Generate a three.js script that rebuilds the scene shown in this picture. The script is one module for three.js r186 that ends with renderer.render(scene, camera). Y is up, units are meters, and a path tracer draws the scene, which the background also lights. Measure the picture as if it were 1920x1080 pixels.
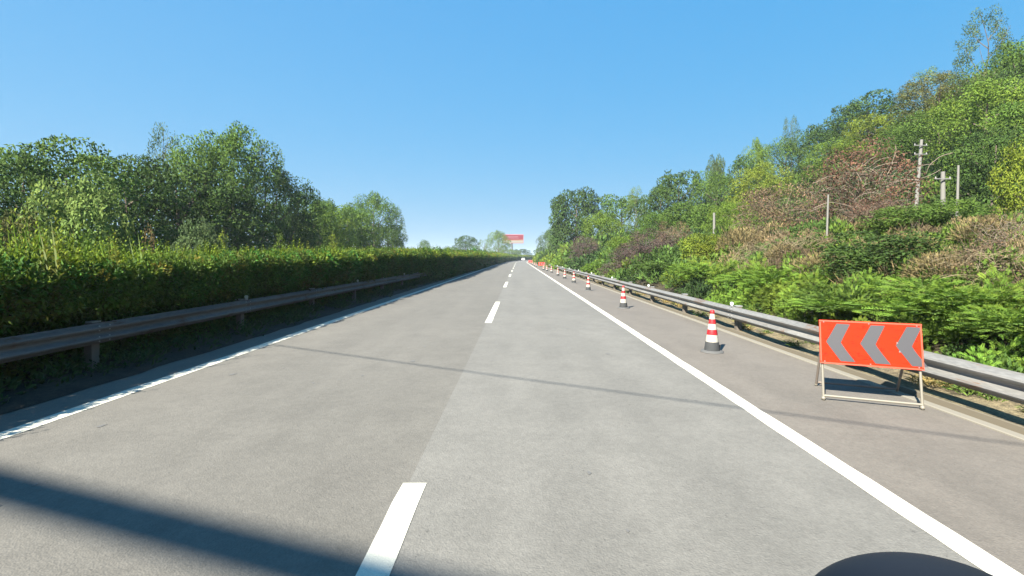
import * as THREE from 'three';
import { mergeGeometries } from 'three/addons/utils/BufferGeometryUtils.js';
import { RoundedBoxGeometry } from 'three/addons/geometries/RoundedBoxGeometry.js';
import { ImprovedNoise } from 'three/addons/math/ImprovedNoise.js';

// ---------------------------------------------------------------- camera, sky, sun, exposure
const EYE = 1.75, F = 897, VX = 972, VY = 482;              // eye height, focal length in photo pixels, vanishing point of the road
const EXPOSURE = 3.6;
const SUN = new THREE.Vector3(-0.7, 1.0, 1.0).normalize();
const scene = new THREE.Scene();
const camera = new THREE.PerspectiveCamera(2 * Math.atan(540 / F) * 180 / Math.PI, 1920 / 1080, 0.05, 6000);
camera.position.set(0, EYE, 0);
camera.setViewOffset(1920, 1080, -(VX - 960), 540 - VY, 1920, 1080);
scene.add(camera);
const renderer = new THREE.WebGLRenderer({ antialias: true });
renderer.toneMapping = THREE.LinearToneMapping;
renderer.toneMappingExposure = EXPOSURE;
renderer.shadowMap.enabled = true;

{ // clear blue sky, paler towards the horizon and a little towards the sun
  const w = 1024, h = 512, d = new Float32Array(w * h * 4);
  const zen = [0.062, 0.335, 0.80], mid = [0.235, 0.66, 1.0], hor = [0.56, 0.74, 0.85];
  for (let j = 0; j < h; j++) for (let i = 0; i < w; i++) {
    const el = ((j + 0.5) / h - 0.5) * Math.PI, az = ((i + 0.5) / w - 0.5) * 2 * Math.PI;
    const dx = Math.cos(el) * Math.cos(az), dy = Math.sin(el), dz = Math.cos(el) * Math.sin(az);
    const c = dx * SUN.x + dy * SUN.y + dz * SUN.z;
    const up = Math.max(dy, 0), a = Math.exp(-up * 7.5), b = Math.exp(-up * 2.2);
    const side = 0.10 * (-dx) * Math.cos(el) + 0.16 * Math.max(0, c) ** 3;
    const g = dy < 0 ? 0.55 : 1;
    for (let k = 0; k < 3; k++) {
      let v = zen[k] * (1 - b) + mid[k] * (b - a * b) + hor[k] * a * b;
      v += side * (0.9 - 0.25 * k) * 0.55;
      d[(j * w + i) * 4 + k] = Math.max(0.01, v * g / EXPOSURE);
    }
    d[(j * w + i) * 4 + 3] = 1;
  }
  const t = new THREE.DataTexture(d, w, h, THREE.RGBAFormat, THREE.FloatType);
  t.mapping = THREE.EquirectangularReflectionMapping; t.magFilter = t.minFilter = THREE.LinearFilter; t.needsUpdate = true;
  scene.background = t; scene.environment = t;
}
const sun = new THREE.DirectionalLight(new THREE.Color(1, 0.94, 0.83), 5.0);
sun.position.copy(SUN).multiplyScalar(150); sun.castShadow = true; sun.shadow.radius = 1;
Object.assign(sun.shadow.camera, { left: -150, right: 150, top: 150, bottom: -150, near: 1, far: 500 });
sun.shadow.mapSize.set(4096, 4096);
scene.add(sun, sun.target);
scene.fog = new THREE.FogExp2(new THREE.Color(0.75, 0.87, 1.0), 0.0004);

// ---------------------------------------------------------------- helpers
function rng(a) { return () => { a |= 0; a = a + 0x6D2B79F5 | 0; let t = Math.imul(a ^ a >>> 15, 1 | a); t = t + Math.imul(t ^ t >>> 7, 61 | t) ^ t; return ((t ^ t >>> 14) >>> 0) / 4294967296; }; }
const V = (x, y, z) => new THREE.Vector3(x, y, z);
const perlin = new ImprovedNoise();
const noise = (x, y, z = 0) => perlin.noise(x + 31.7, y + 11.3, z + 5.1);
const lerp = (a, b, t) => a + (b - a) * t, clamp = (x, a, b) => Math.min(b, Math.max(a, x)), smooth = (a, b, x) => { const t = clamp((x - a) / (b - a), 0, 1); return t * t * (3 - 2 * t); };
const bend = (Z) => Z > 140 ? (Z - 140) ** 2 / 2200 : 0;    // the road curves to the right far ahead
const W = (X, Y, Z) => V(X + bend(Z), Y, -Z);               // road coordinates: X across, Z ahead
const at = (px, py, Z) => V((px - VX) / F * Z, EYE - (py - VY) / F * Z, -Z);

const used = {};
function numbered(n) { used[n] = (used[n] ?? -1) + 1; return used[n] ? `${n}_${String(used[n]).padStart(3, '0')}` : n; }
function tag(o, label, category, group, kind) {
  if (label) o.userData.label = label; if (category) o.userData.category = category; if (group) o.userData.group = group; if (kind) o.userData.kind = kind; return o;
}
function thing(name, label, category, pos, turn = 0, group) {
  const o = new THREE.Group(); o.name = numbered(name); if (pos) o.position.copy(pos); o.rotation.y = turn; scene.add(o);
  return tag(o, label, category, group);
}
function part(name, geo, mat, parent, kind) {
  const m = new THREE.Mesh(Array.isArray(geo) ? mergeGeometries(geo) : geo, mat);
  m.name = parent ? name : numbered(name); m.castShadow = m.receiveShadow = true; (parent || scene).add(m);
  if (kind) m.userData.kind = kind; return m;
}
function copyOf(src, name, label, category, group) { const c = src.clone(); c.name = numbered(name); c.userData = {}; scene.add(c); return tag(c, label, category, group); }
const lin = (r, g, b) => new THREE.Color().setRGB(r, g, b);
const ALB = 0.77;                                           // overall reflectance of everything but leaves
const std = (c, rough = 0.8, extra = {}) => new THREE.MeshStandardMaterial({ color: c.clone().multiplyScalar(ALB), roughness: rough, ...extra });
const LEAF = 0.97;                                           // leaf reflectance (upper and under side together) over the base tints below
const leafMat = (c, extra = {}) => new THREE.MeshPhysicalMaterial({ color: c.r > 0.9 ? c : c.clone().multiplyScalar(LEAF), roughness: 0.88, vertexColors: true, side: THREE.DoubleSide, transmission: 0.36, thickness: 0, specularIntensity: 0.12, ...extra });

function sheetTex(size, fn, srgb = true) {
  const d = new Uint8Array(size * size * 4);
  for (let j = 0; j < size; j++) for (let i = 0; i < size; i++) { const c = fn(i / size, j / size, i, j), o = (j * size + i) * 4; d[o] = clamp(c[0], 0, 255); d[o + 1] = clamp(c[1], 0, 255); d[o + 2] = clamp(c[2], 0, 255); d[o + 3] = 255; }
  const t = new THREE.DataTexture(d, size, size); t.wrapS = t.wrapT = THREE.RepeatWrapping; t.magFilter = THREE.LinearFilter; t.minFilter = THREE.LinearMipmapLinearFilter; t.generateMipmaps = true;
  if (srgb) t.colorSpace = THREE.SRGBColorSpace; t.needsUpdate = true; return t;
}
// tileable value noise
function tileNoise(n, seed) {
  const r = rng(seed), g = Float32Array.from({ length: n * n }, () => r());
  return (u, v) => { const x = u * n, y = v * n, i = Math.floor(x), j = Math.floor(y), fx = x - i, fy = y - j, s = fx * fx * (3 - 2 * fx), t = fy * fy * (3 - 2 * fy); const q = (a, b) => g[((b % n) + n) % n * n + ((a % n) + n) % n]; return lerp(lerp(q(i, j), q(i + 1, j), s), lerp(q(i, j + 1), q(i + 1, j + 1), s), t); };
}
// strip of ground along the road between two lateral offsets
function strip(Xa, Xb, Za, Zb, y, { cols = 1, step = 2, yfn, colfn } = {}) {
  const p = [], uv = [], ix = [], c = []; const zs = [];
  for (let Z = Za; Z < Zb - 1e-6; Z += Math.max(step, (Z - 20) * 0.03 * step)) zs.push(Z); zs.push(Zb);
  zs.forEach((Z) => { for (let i = 0; i <= cols; i++) { const a = typeof Xa === 'function' ? Xa(Z) : Xa, b = typeof Xb === 'function' ? Xb(Z) : Xb, X = lerp(a, b, i / cols), q = W(X, yfn ? yfn(X, Z) : y, Z); p.push(q.x, q.y, q.z); uv.push(X, Z); if (colfn) { const k = colfn(X, Z); c.push(...k); } } });
  const n = cols + 1;
  for (let j = 0; j < zs.length - 1; j++) for (let i = 0; i < cols; i++) { const a = j * n + i; ix.push(a, a + 1, a + n, a + 1, a + n + 1, a + n); }
  const g = new THREE.BufferGeometry(); g.setAttribute('position', new THREE.Float32BufferAttribute(p, 3)); g.setAttribute('uv', new THREE.Float32BufferAttribute(uv, 2));
  if (colfn) g.setAttribute('color', new THREE.Float32BufferAttribute(c, 3)); g.setIndex(ix); g.computeVertexNormals(); return g;
}
// sweep a lateral profile [[X, y], ...] along the road
function sweep(prof, Za, Zb, step = 2, closed = true) {
  const p = [], ix = [], uv = [], n = prof.length; const zs = []; const k = Math.max(1, Math.ceil((Zb - Za) / step)); for (let i = 0; i <= k; i++) zs.push(lerp(Za, Zb, i / k));
  const m = closed ? n : n - 1; let vi = 0;
  zs.slice(0, -1).forEach((Z, j) => { for (let i = 0; i < m; i++) { const a = prof[i], b = prof[(i + 1) % n]; for (const q of [W(a[0], a[1], Z), W(b[0], b[1], Z), W(a[0], a[1], zs[j + 1]), W(b[0], b[1], zs[j + 1])]) p.push(q.x, q.y, q.z); uv.push(Z, i / m, Z, (i + 1) / m, zs[j + 1], i / m, zs[j + 1], (i + 1) / m); ix.push(vi, vi + 2, vi + 1, vi + 1, vi + 2, vi + 3); vi += 4; } });
  const g = new THREE.BufferGeometry(); g.setAttribute('position', new THREE.Float32BufferAttribute(p, 3)); g.setAttribute('uv', new THREE.Float32BufferAttribute(uv, 2)); g.setIndex(ix); g.computeVertexNormals(); return g;
}
function rod(a, b, r0, r1 = r0, seg = 8) { const d = b.clone().sub(a), g = new THREE.CylinderGeometry(r1, r0, d.length(), seg); g.applyQuaternion(new THREE.Quaternion().setFromUnitVectors(V(0, 1, 0), d.normalize())); const m = a.clone().add(b).multiplyScalar(0.5); g.translate(m.x, m.y, m.z); return g; }
const box = (w, h, d, x = 0, y = 0, z = 0, r = 0.008) => new RoundedBoxGeometry(w, h, d, 1, Math.min(r, w / 3, h / 3, d / 3)).translate(x, y, z);

// leaves --------------------------------------------------------------------------------
class Leaves {
  constructor() { this.p = []; this.n = []; this.c = []; this.ix = []; }
  leaf(b, dir, nor, len, wid, col, fold = 0.25) {
    const s = dir.clone().cross(nor).normalize(), n = s.clone().cross(dir).normalize(), k = this.p.length / 3;
    const mid = b.clone().addScaledVector(dir, len * 0.45), tip = b.clone().addScaledVector(dir, len).addScaledVector(n, -len * 0.12);
    const l = mid.clone().addScaledVector(s, wid / 2).addScaledVector(n, wid * fold), r = mid.clone().addScaledVector(s, -wid / 2).addScaledVector(n, wid * fold);
    for (const q of [b, l, tip, r]) { this.p.push(q.x, q.y, q.z); this.n.push(n.x, n.y, n.z); this.c.push(col[0], col[1], col[2]); }
    this.ix.push(k, k + 1, k + 2, k, k + 2, k + 3);
  }
  build() { const g = new THREE.BufferGeometry(); g.setAttribute('position', new THREE.Float32BufferAttribute(this.p, 3)); g.setAttribute('normal', new THREE.Float32BufferAttribute(this.n, 3)); g.setAttribute('color', new THREE.Float32BufferAttribute(this.c, 3)); g.setIndex(this.ix); return g; }
}
const unit = (r) => { const z = r() * 2 - 1, a = r() * 6.2832, s = Math.sqrt(1 - z * z); return V(s * Math.cos(a), z, s * Math.sin(a)); };
const tint = (r, base, dv = 0.35, yellow = 0.25) => { const v = 1 + (r() - 0.5) * 2 * dv, y = r() * yellow; return [base[0] * v * (1 + y * 1.2), base[1] * v * (1 + y * 0.4), base[2] * v]; };

// crown made of many lobes; normalised to height 1 (y 0..1) and width 1
function crownGeo(seed, { lobes = 22, leaves = 4200, len = 0.05, wid = 0.5, base = [1, 1, 1], profile = (t) => Math.sqrt(Math.max(0, 1 - (2 * t - 1) ** 2)), lobeR = [0.12, 0.2], droop = 0.2, flat = 0.75, dv = 0.3, yellow = 0.3, lo = 0.12, shell = 0.72, spires = 0 }) {
  const r = rng(seed), L = new Leaves(), bl = [];
  for (let i = 0; i < lobes; i++) {
    const t = lerp(lo, 0.92, (i + 0.5) / lobes), pr = 0.5 * profile(t), a = i * 2.39996 + r() * 0.9, rr = lerp(lobeR[0], lobeR[1], r()) * (0.7 + 0.45 * profile(t));
    const rad = Math.max(0, pr - rr * 0.75) * (0.72 + 0.4 * r());
    bl.push({ c: V(Math.cos(a) * rad, t, Math.sin(a) * rad), r: rr, v: 0.82 + 0.36 * r(), y: r() });
  }
  for (let i = 0; i < spires; i++) { const a = i * 2.4 + r(), rad = 0.34 * r(), y = 0.9 - rad * 0.75 + 0.14 * r(); for (let k = 0; k < 3; k++) bl.push({ c: V(Math.cos(a) * rad, y + k * 0.05, Math.sin(a) * rad), r: 0.075 - k * 0.018, v: 0.9 + 0.3 * r(), y: r() }); }
  const tot = bl.reduce((s, b) => s + b.r * b.r, 0);
  for (const b of bl) {
    const n = Math.round(leaves * b.r * b.r / tot), sub = Array.from({ length: 9 }, () => unit(r));
    for (let i = 0; i < n; i++) {
      const o = unit(r).addScaledVector(sub[Math.floor(r() * 9)], 0.9).normalize(); if (o.y < -0.55 && r() < 0.7) continue;
      const q = b.c.clone().addScaledVector(V(o.x, o.y * flat, o.z), b.r * lerp(shell, 1.08, Math.sqrt(r())));
      const dir = o.clone().multiplyScalar(0.35).add(unit(r).multiplyScalar(0.9)).add(V(0, -droop, 0)).normalize();
      const nor = V(0, 0.35, 0).addScaledVector(o, 1.1).add(unit(r).multiplyScalar(0.4));
      const c = tint(r, base, dv, yellow * (0.3 + b.y)); L.leaf(q, dir, nor, len * lerp(0.7, 1.3, r()), len * wid * lerp(0.8, 1.2, r()), c.map((x) => x * b.v));
    }
  }
  return L.build();
}
// fern-like crown: arching fronds with rows of narrow leaflets
function frondGeo(seed, { fronds = 240, pairs = 11, frondLen = 0.3, leaflet = 0.06, base = [1, 1, 1], dv = 0.25, yellow = 0.3, wid = 0.34, spread = 0.5 }) {
  const r = rng(seed), L = new Leaves(), lob = Array.from({ length: 9 }, () => ({ c: V((r() - 0.5) * 1.0 * spread * 2 * 0.75, 0.1 + r() * 0.6, (r() - 0.5) * spread * 1.5), v: 0.8 + 0.4 * r() }));
  for (let i = 0; i < fronds; i++) {
    const lb = lob[i % 9], o = unit(r); o.y = Math.abs(o.y) * 0.9 + (r() < 0.25 ? -0.5 : 0.05); o.normalize();
    const root = lb.c.clone().addScaledVector(o, 0.04 + 0.24 * Math.sqrt(r())), fl = frondLen * lerp(0.6, 1.2, r()), dir = o.clone().add(V(0, 0.3, 0)).add(unit(r).multiplyScalar(0.4)).normalize(), col = tint(r, base, dv, yellow).map((x) => x * lb.v);
    let q = root.clone(); const d = dir.clone(), side = d.clone().cross(V(0, 1, 0)).normalize(); if (side.lengthSq() < 0.1) side.set(1, 0, 0); side.applyAxisAngle(d, (r() - 0.5) * 3.0);
    for (let k = 0; k < pairs; k++) {
      d.y -= 0.07; d.normalize(); q.addScaledVector(d, fl / pairs); const up = side.clone().cross(d).normalize(), ll = leaflet * (0.55 + 0.9 * Math.sin(Math.PI * (k + 1.2) / (pairs + 1.5)));
      for (const s of [-1, 1]) { const ld = side.clone().multiplyScalar(s).addScaledVector(d, 0.55).addScaledVector(up, (r() - 0.5) * 0.5).normalize(); L.leaf(q.clone(), ld, up.clone().add(unit(r).multiplyScalar(0.25)), ll, ll * wid, col, 0.1); }
    }
  }
  return L.build();
}
// tangled dry stems; normalised like the crowns
function tangleGeo(seed, n, rad = 0.006, arch = 0.6) {
  const r = rng(seed), gs = [];
  for (let i = 0; i < n; i++) {
    let a = r() * 6.28, q = V((r() - 0.5) * 0.66, r() * 0.6, (r() - 0.5) * 0.66), d = V(Math.cos(a) * 0.7, 0.4 + r() * 0.9, Math.sin(a) * 0.7).normalize(), pts = [q.clone()], L = 0.14 + r() * 0.3;
    for (let k = 0; k < 6; k++) { q = q.clone().addScaledVector(d, L / 6); pts.push(q); d.y -= arch * (0.12 + r() * 0.34); d.add(unit(r).multiplyScalar(0.3)).normalize(); if (q.y < 0.02) d.y = Math.abs(d.y); }
    gs.push(new THREE.TubeGeometry(new THREE.CatmullRomCurve3(pts), 8, rad * lerp(0.5, 1.7, r() ** 2), 3));
  }
  return mergeGeometries(gs);
}
// trunk with limbs, reaching into a crown of unit size
function trunkGeo(seed, rad = 0.03, forks = 7, top = 0.75) {
  const r = rng(seed), gs = [];
  const mk = (pts, r0, r1) => { const c = new THREE.CatmullRomCurve3(pts), g = new THREE.TubeGeometry(c, 8, 1, 7), P = g.attributes.position; for (let i = 0; i < P.count; i++) { const t = Math.floor(i / 8) / 8, m = c.getPointAt(t), v = V().fromBufferAttribute(P, i).sub(m).multiplyScalar(lerp(r0, r1, t)).add(m); P.setXYZ(i, v.x, v.y, v.z); } g.computeVertexNormals(); gs.push(g); };
  const main = [V(0, -0.06, 0), V((r() - 0.5) * 0.05, top * 0.35, (r() - 0.5) * 0.05), V((r() - 0.5) * 0.1, top * 0.7, (r() - 0.5) * 0.1), V((r() - 0.5) * 0.12, top, (r() - 0.5) * 0.12)];
  mk(main, rad, rad * 0.25);
  for (let i = 0; i < forks; i++) { const t = lerp(0.2, 0.85, i / forks), b = new THREE.CatmullRomCurve3(main).getPointAt(t), a = i * 2.4 + r(), l = lerp(0.38, 0.16, t); mk([b, b.clone().add(V(Math.cos(a) * l * 0.5, l * 0.35, Math.sin(a) * l * 0.5)), b.clone().add(V(Math.cos(a) * l, l * 0.9, Math.sin(a) * l))], rad * 0.45, rad * 0.12); }
  return mergeGeometries(gs);
}
// loose clump of leaves for ground cover and hedges (radius about 0.5)
function clumpGeo(seed, n, len, wid, { up = 0.4, base = [1, 1, 1], dv = 0.35, yellow = 0.3, hemi = true } = {}) {
  const r = rng(seed), L = new Leaves();
  for (let i = 0; i < n; i++) { const o = unit(r); if (hemi) o.y = Math.abs(o.y) * 1.0 - 0.15; const q = o.clone().multiplyScalar(0.5 * Math.cbrt(lerp(0.12, 1, r()))), dir = o.clone().add(unit(r).multiplyScalar(0.8)).add(V(0, up, 0)).normalize(); L.leaf(q, dir, V(0, 0.4, 0).add(o.clone().multiplyScalar(0.8)).add(unit(r).multiplyScalar(0.8)), len * lerp(0.6, 1.3, r()), len * wid * lerp(0.8, 1.2, r()), tint(r, base, dv, yellow)); }
  return L.build();
}
function bladesGeo(seed, n, len, wid, base, lean = 0.5) {
  const r = rng(seed), L = new Leaves();
  for (let i = 0; i < n; i++) { const a = r() * 6.28, b = V((r() - 0.5) * 0.7, 0, (r() - 0.5) * 0.7), d = V(Math.cos(a) * lean * r() * 1.4, 1, Math.sin(a) * lean * r() * 1.4).normalize(), l = len * lerp(0.5, 1.2, r()), c = tint(r, base, 0.3, 0.2); const nn = unit(r); L.leaf(b, d, nn, l * 0.6, wid, c, 0.1); L.leaf(b.clone().addScaledVector(d, l * 0.42), d.clone().add(V(Math.cos(a) * 0.7 * lean, -0.25 * lean, Math.sin(a) * 0.7 * lean)).normalize(), nn, l * 0.6, wid * 0.8, c, 0.1); }
  return L.build();
}
function instanced(name, geo, mat, list, parent) { // list of {p, s, ry, c, tilt}
  const m = new THREE.InstancedMesh(geo, mat, list.length), o = new THREE.Object3D(); m.name = parent ? name : numbered(name); m.castShadow = m.receiveShadow = true;
  list.forEach((e, i) => { o.position.copy(e.p); o.rotation.set(e.rx || 0, e.ry || 0, e.rz || 0); if (e.s.isVector3) o.scale.copy(e.s); else o.scale.setScalar(e.s); o.updateMatrix(); m.setMatrixAt(i, o.matrix); m.setColorAt(i, e.c.clone().multiplyScalar(LEAF)); });
  m.userData.kind = 'stuff'; (parent || scene).add(m); return m;
}

// ---------------------------------------------------------------- the ground, roads and hill
const HX = [[5.4, 0], [6.2, 0.12], [8, 1.0], [12, 2.4], [15, 2.9], [24, 3.8], [32, 8.7], [40, 14.8], [50, 21], [70, 27], [120, 30]];
function hillBase(X) { if (X <= HX[0][0]) return 0; for (let i = 1; i < HX.length; i++) if (X <= HX[i][0]) { const [a, ya] = HX[i - 1], [b, yb] = HX[i]; return lerp(ya, yb, (X - a) / (b - a)); } return 30; }
const hillScale = (Z) => lerp(1, 0.62, smooth(35, 90, Z)) * lerp(1, 0.5, smooth(100, 260, Z));
function hillY(X, Z) { const w = smooth(6, 9, X); return hillBase(X) * hillScale(Z) + w * (noise(X * 0.25, Z * 0.25) * 0.5 + noise(X * 0.7, Z * 0.7, 3) * 0.18); }

const grainA = tileNoise(256, 1), grainB = tileNoise(64, 2), grainC = tileNoise(12, 3), grainD = tileNoise(400, 9);
const asphaltTex = sheetTex(1024, (u, v, i, j) => { const s = grainD(u, v), g = 208 + (grainA(u, v) - 0.5) * 20 + (grainB(u, v) - 0.5) * 12 + (grainC(u, v) - 0.5) * 12 + (s > 0.95 ? 18 : s < 0.05 ? -45 : 0) - (grainB(v, u) > 0.975 ? 26 : 0); return [g, g, g]; });
const asphaltBump = sheetTex(512, (u, v) => { const g = 120 + (grainA(u, v) - 0.5) * 170 + (grainB(u, v) - 0.5) * 60; return [g, g, g]; }, false);
asphaltTex.repeat.set(1 / 3.1, 1 / 3.1); asphaltBump.repeat.set(1 / 1.7, 1 / 1.7);
const asphalt = (c) => std(c, 0.88, { map: asphaltTex, bumpMap: asphaltBump, bumpScale: 0.0035, vertexColors: true });
const wear = (X, Z) => { const n = noise(X * 1.3, Z * 0.12), m = noise(X * 0.5, Z * 0.45, 7), k = 1 + 0.09 * n + 0.06 * m + 0.05 * noise(X * 3, Z * 1.5, 9) + 0.08 * noise(X * 2.4, Z * 0.035, 13); return [k, k, k * 1]; };
const soilTex = sheetTex(512, (u, v) => { const a = grainA(u, v), b = grainB(u, v), c = grainC(u, v), g = 165 + (a - 0.5) * 90 + (b - 0.5) * 60 + (c - 0.5) * 50; return [g, g * 0.97, g * 0.9]; });
soilTex.repeat.set(0.4, 0.4);

const groundGeo = new THREE.PlaneGeometry(5000, 5000, 1, 1).rotateX(-Math.PI / 2); { const p = groundGeo.attributes.position, uv = groundGeo.attributes.uv; for (let i = 0; i < p.count; i++) uv.setXY(i, p.getX(i), p.getZ(i)); }
const ground = part('ground', groundGeo, std(lin(0.10, 0.12, 0.055), 0.95, { map: soilTex })); ground.position.y = -0.10; ground.userData.kind = 'structure';

const road = new THREE.Group(); road.name = 'road'; road.userData.kind = 'structure'; scene.add(road);
const jointX = -0.80;
part('left_lane', strip(-5.78, jointX - 0.05, -12, 420, 0, { cols: 24, step: 0.6, colfn: wear }), asphalt(lin(0.242, 0.227, 0.194)), road);
part('right_lane', strip(jointX - 0.05, 2.62, -12, 420, 0, { cols: 18, step: 0.6, colfn: wear }), asphalt(lin(0.276, 0.265, 0.234)), road);
part('hard_shoulder', strip(2.62, 4.8, -12, 420, 0, { cols: 12, step: 0.6, colfn: wear }), asphalt(lin(0.256, 0.227, 0.190)), road);
const paintTex = sheetTex(512, (u, v) => { const w = grainA(u, v), b = grainB(u, v), c = grainC(u, v); const k = w * 0.5 + b * 0.5 < 0.12 + c * 0.06 ? 0.85 : 1; const g = (238 + (w - 0.5) * 18) * k; return [g, g, g * 0.975]; });
paintTex.repeat.set(0.8, 0.8);
const paint = std(lin(0.80, 0.775, 0.68), 0.7, { map: paintTex, bumpMap: asphaltBump, bumpScale: 0.002 });
const edgeN = (s) => (Z) => 0.008 * noise(Z * 2.1, s) + 0.008 * noise(Z * 9, s + 3);
part('edge_line', strip((Z) => -5.16 + edgeN(1)(Z), (Z) => -4.95 + edgeN(2)(Z), -12, 420, 0.004, { step: 0.25 }), paint, road);
part('edge_line', strip((Z) => 2.59 + edgeN(3)(Z), (Z) => 2.77 + edgeN(4)(Z), -12, 420, 0.004, { step: 0.25 }), paint, road);
for (let k = 0; k < 18; k++) { const a = -2.3 + 15 * k; part('lane_dash', strip((Z) => jointX - 0.095 + edgeN(5)(Z), (Z) => jointX + 0.09 + edgeN(6)(Z), a, a + 6.0, 0.004, { step: 0.3 }), paint, road); }
{ // oil drips and scuffed spots with ragged outlines
  const r = rng(78), gs = []; for (let i = 0; i < 34; i++) { const X = [-4.4, -0.5][i % 2] + r() * 2.9, Z = 3 + r() ** 1.5 * 22, R = 0.012 + 0.03 * r() ** 2, p = [0, 0, 0], ix = []; for (let k = 0; k < 9; k++) { const t = k / 9 * 6.283, q = R * (0.5 + r() * 0.8); p.push(Math.cos(t) * q, 0, Math.sin(t) * q * 1.8); ix.push(0, k === 8 ? 1 : k + 2, k + 1); } const g = new THREE.BufferGeometry(); g.setAttribute('position', new THREE.Float32BufferAttribute(p, 3)); g.setIndex(ix); g.computeVertexNormals(); gs.push(g.translate(X, 0.004, -Z)); }
  part('oil_spots', gs, std(lin(0.15, 0.145, 0.135), 0.7), road, 'stuff');
}
// median strip, opposite carriageway and verges
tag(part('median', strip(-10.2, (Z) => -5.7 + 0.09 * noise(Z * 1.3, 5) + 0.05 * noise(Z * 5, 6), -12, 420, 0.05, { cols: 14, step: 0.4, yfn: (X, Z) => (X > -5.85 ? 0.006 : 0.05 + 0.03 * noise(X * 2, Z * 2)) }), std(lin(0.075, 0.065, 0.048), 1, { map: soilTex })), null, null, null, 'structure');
tag(part('opposite_carriageway', strip(-21.5, -10.2, -12, 420, 0, { cols: 8, step: 1, colfn: wear }), asphalt(lin(0.25, 0.245, 0.235))), null, null, null, 'structure');
const concrete = std(lin(0.42, 0.39, 0.32), 0.9, { map: soilTex, bumpMap: asphaltBump, bumpScale: 0.006 });
// pale gutter edge, open slot behind it, sandy verge
tag(part('gutter_edge', sweep([[4.8, -0.2], [4.8, 0.012], [4.81, 0.02], [4.915, 0.02], [4.925, 0.012], [4.925, -0.2]], -12, 420, 2), std(lin(0.25, 0.23, 0.185), 0.9)), null, null, null, 'structure');
tag(part('gutter_slot', sweep([[4.925, -0.17], [5.09, -0.17], [5.09, -0.2], [4.925, -0.2]], -12, 420, 4), std(lin(0.12, 0.10, 0.07), 0.95)), null, null, null, 'structure');
tag(part('verge', strip(5.09, 6.8, -12, 420, 0, { cols: 10, step: 0.5, yfn: (X, Z) => (X < 5.1 ? -0.0 : 0.02 + 0.05 * noise(X * 2.2, Z * 1.6) + 0.02 * noise(X * 7, Z * 6)) + Math.max(0, X - 5.6) * 0.16, colfn: (X, Z) => { const n = 0.5 + 0.5 * noise(X * 1.4, Z * 0.9, 4), k = clamp(n * 1.5 - 0.3, 0, 1); return [lerp(0.75, 1, k), lerp(0.8, 1, k), lerp(0.7, 1, k)]; } }), std(lin(0.44, 0.365, 0.25), 0.97, { map: soilTex, vertexColors: true })), null, null, null, 'structure');
tag(part('verge_wall', sweep([[5.09, -0.2], [5.09, 0.03], [5.12, 0.03], [5.12, -0.2]], -12, 420, 4), std(lin(0.20, 0.17, 0.12), 0.95)), null, null, null, 'structure');
tag(part('hillside', strip(6.3, 120, -25, 420, 0, { cols: 90, step: 1.2, yfn: (X, Z) => hillY(X, Z) - (X < 6.7 ? 0.15 : 0.0) }), std(lin(0.11, 0.095, 0.045), 1, { map: soilTex })), null, null, null, 'structure');

// ---------------------------------------------------------------- guardrails
const galvTex = (() => { const n1 = tileNoise(90, 61), n2 = tileNoise(14, 62), n3 = tileNoise(5, 63); return sheetTex(512, (u, v) => { const st = n2(u, v * 0.4) * 0.6 + n1(u, v) * 0.4, rust = st > 0.68 ? (st - 0.68) * 4 : 0, g = 226 + (n1(u, v) - 0.5) * 34 + (n3(u, v) - 0.5) * 44; return [g - rust * 40, g - rust * 95, g - rust * 130]; }); })();
galvTex.repeat.set(0.19, 1);
const scuffTex = (() => { const n1 = tileNoise(120, 71), n2 = tileNoise(18, 72), n3 = tileNoise(6, 73); return sheetTex(512, (u, v) => { const a = n1(u * 0.3, v) * 0.5 + n2(u, v) * 0.5, d = a > 0.66 ? (a - 0.66) * 380 : 0, g = 244 - d - (n3(u, v) > 0.7 ? 14 * n1(u, v) : 0) + (n1(u, v) - 0.5) * 10; return [g, g * 0.985, g * 0.96]; }); })();
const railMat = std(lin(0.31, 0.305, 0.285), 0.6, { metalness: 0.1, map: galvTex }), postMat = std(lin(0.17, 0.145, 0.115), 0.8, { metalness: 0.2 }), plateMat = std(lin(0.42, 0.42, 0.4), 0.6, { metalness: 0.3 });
const shadedRailMat = std(lin(0.18, 0.18, 0.176), 0.75, { map: galvTex });  // darker copy of the rail steel, hedge shade put into its colour
const reflMat = std(lin(0.65, 0.75, 0.66), 0.25);
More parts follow.
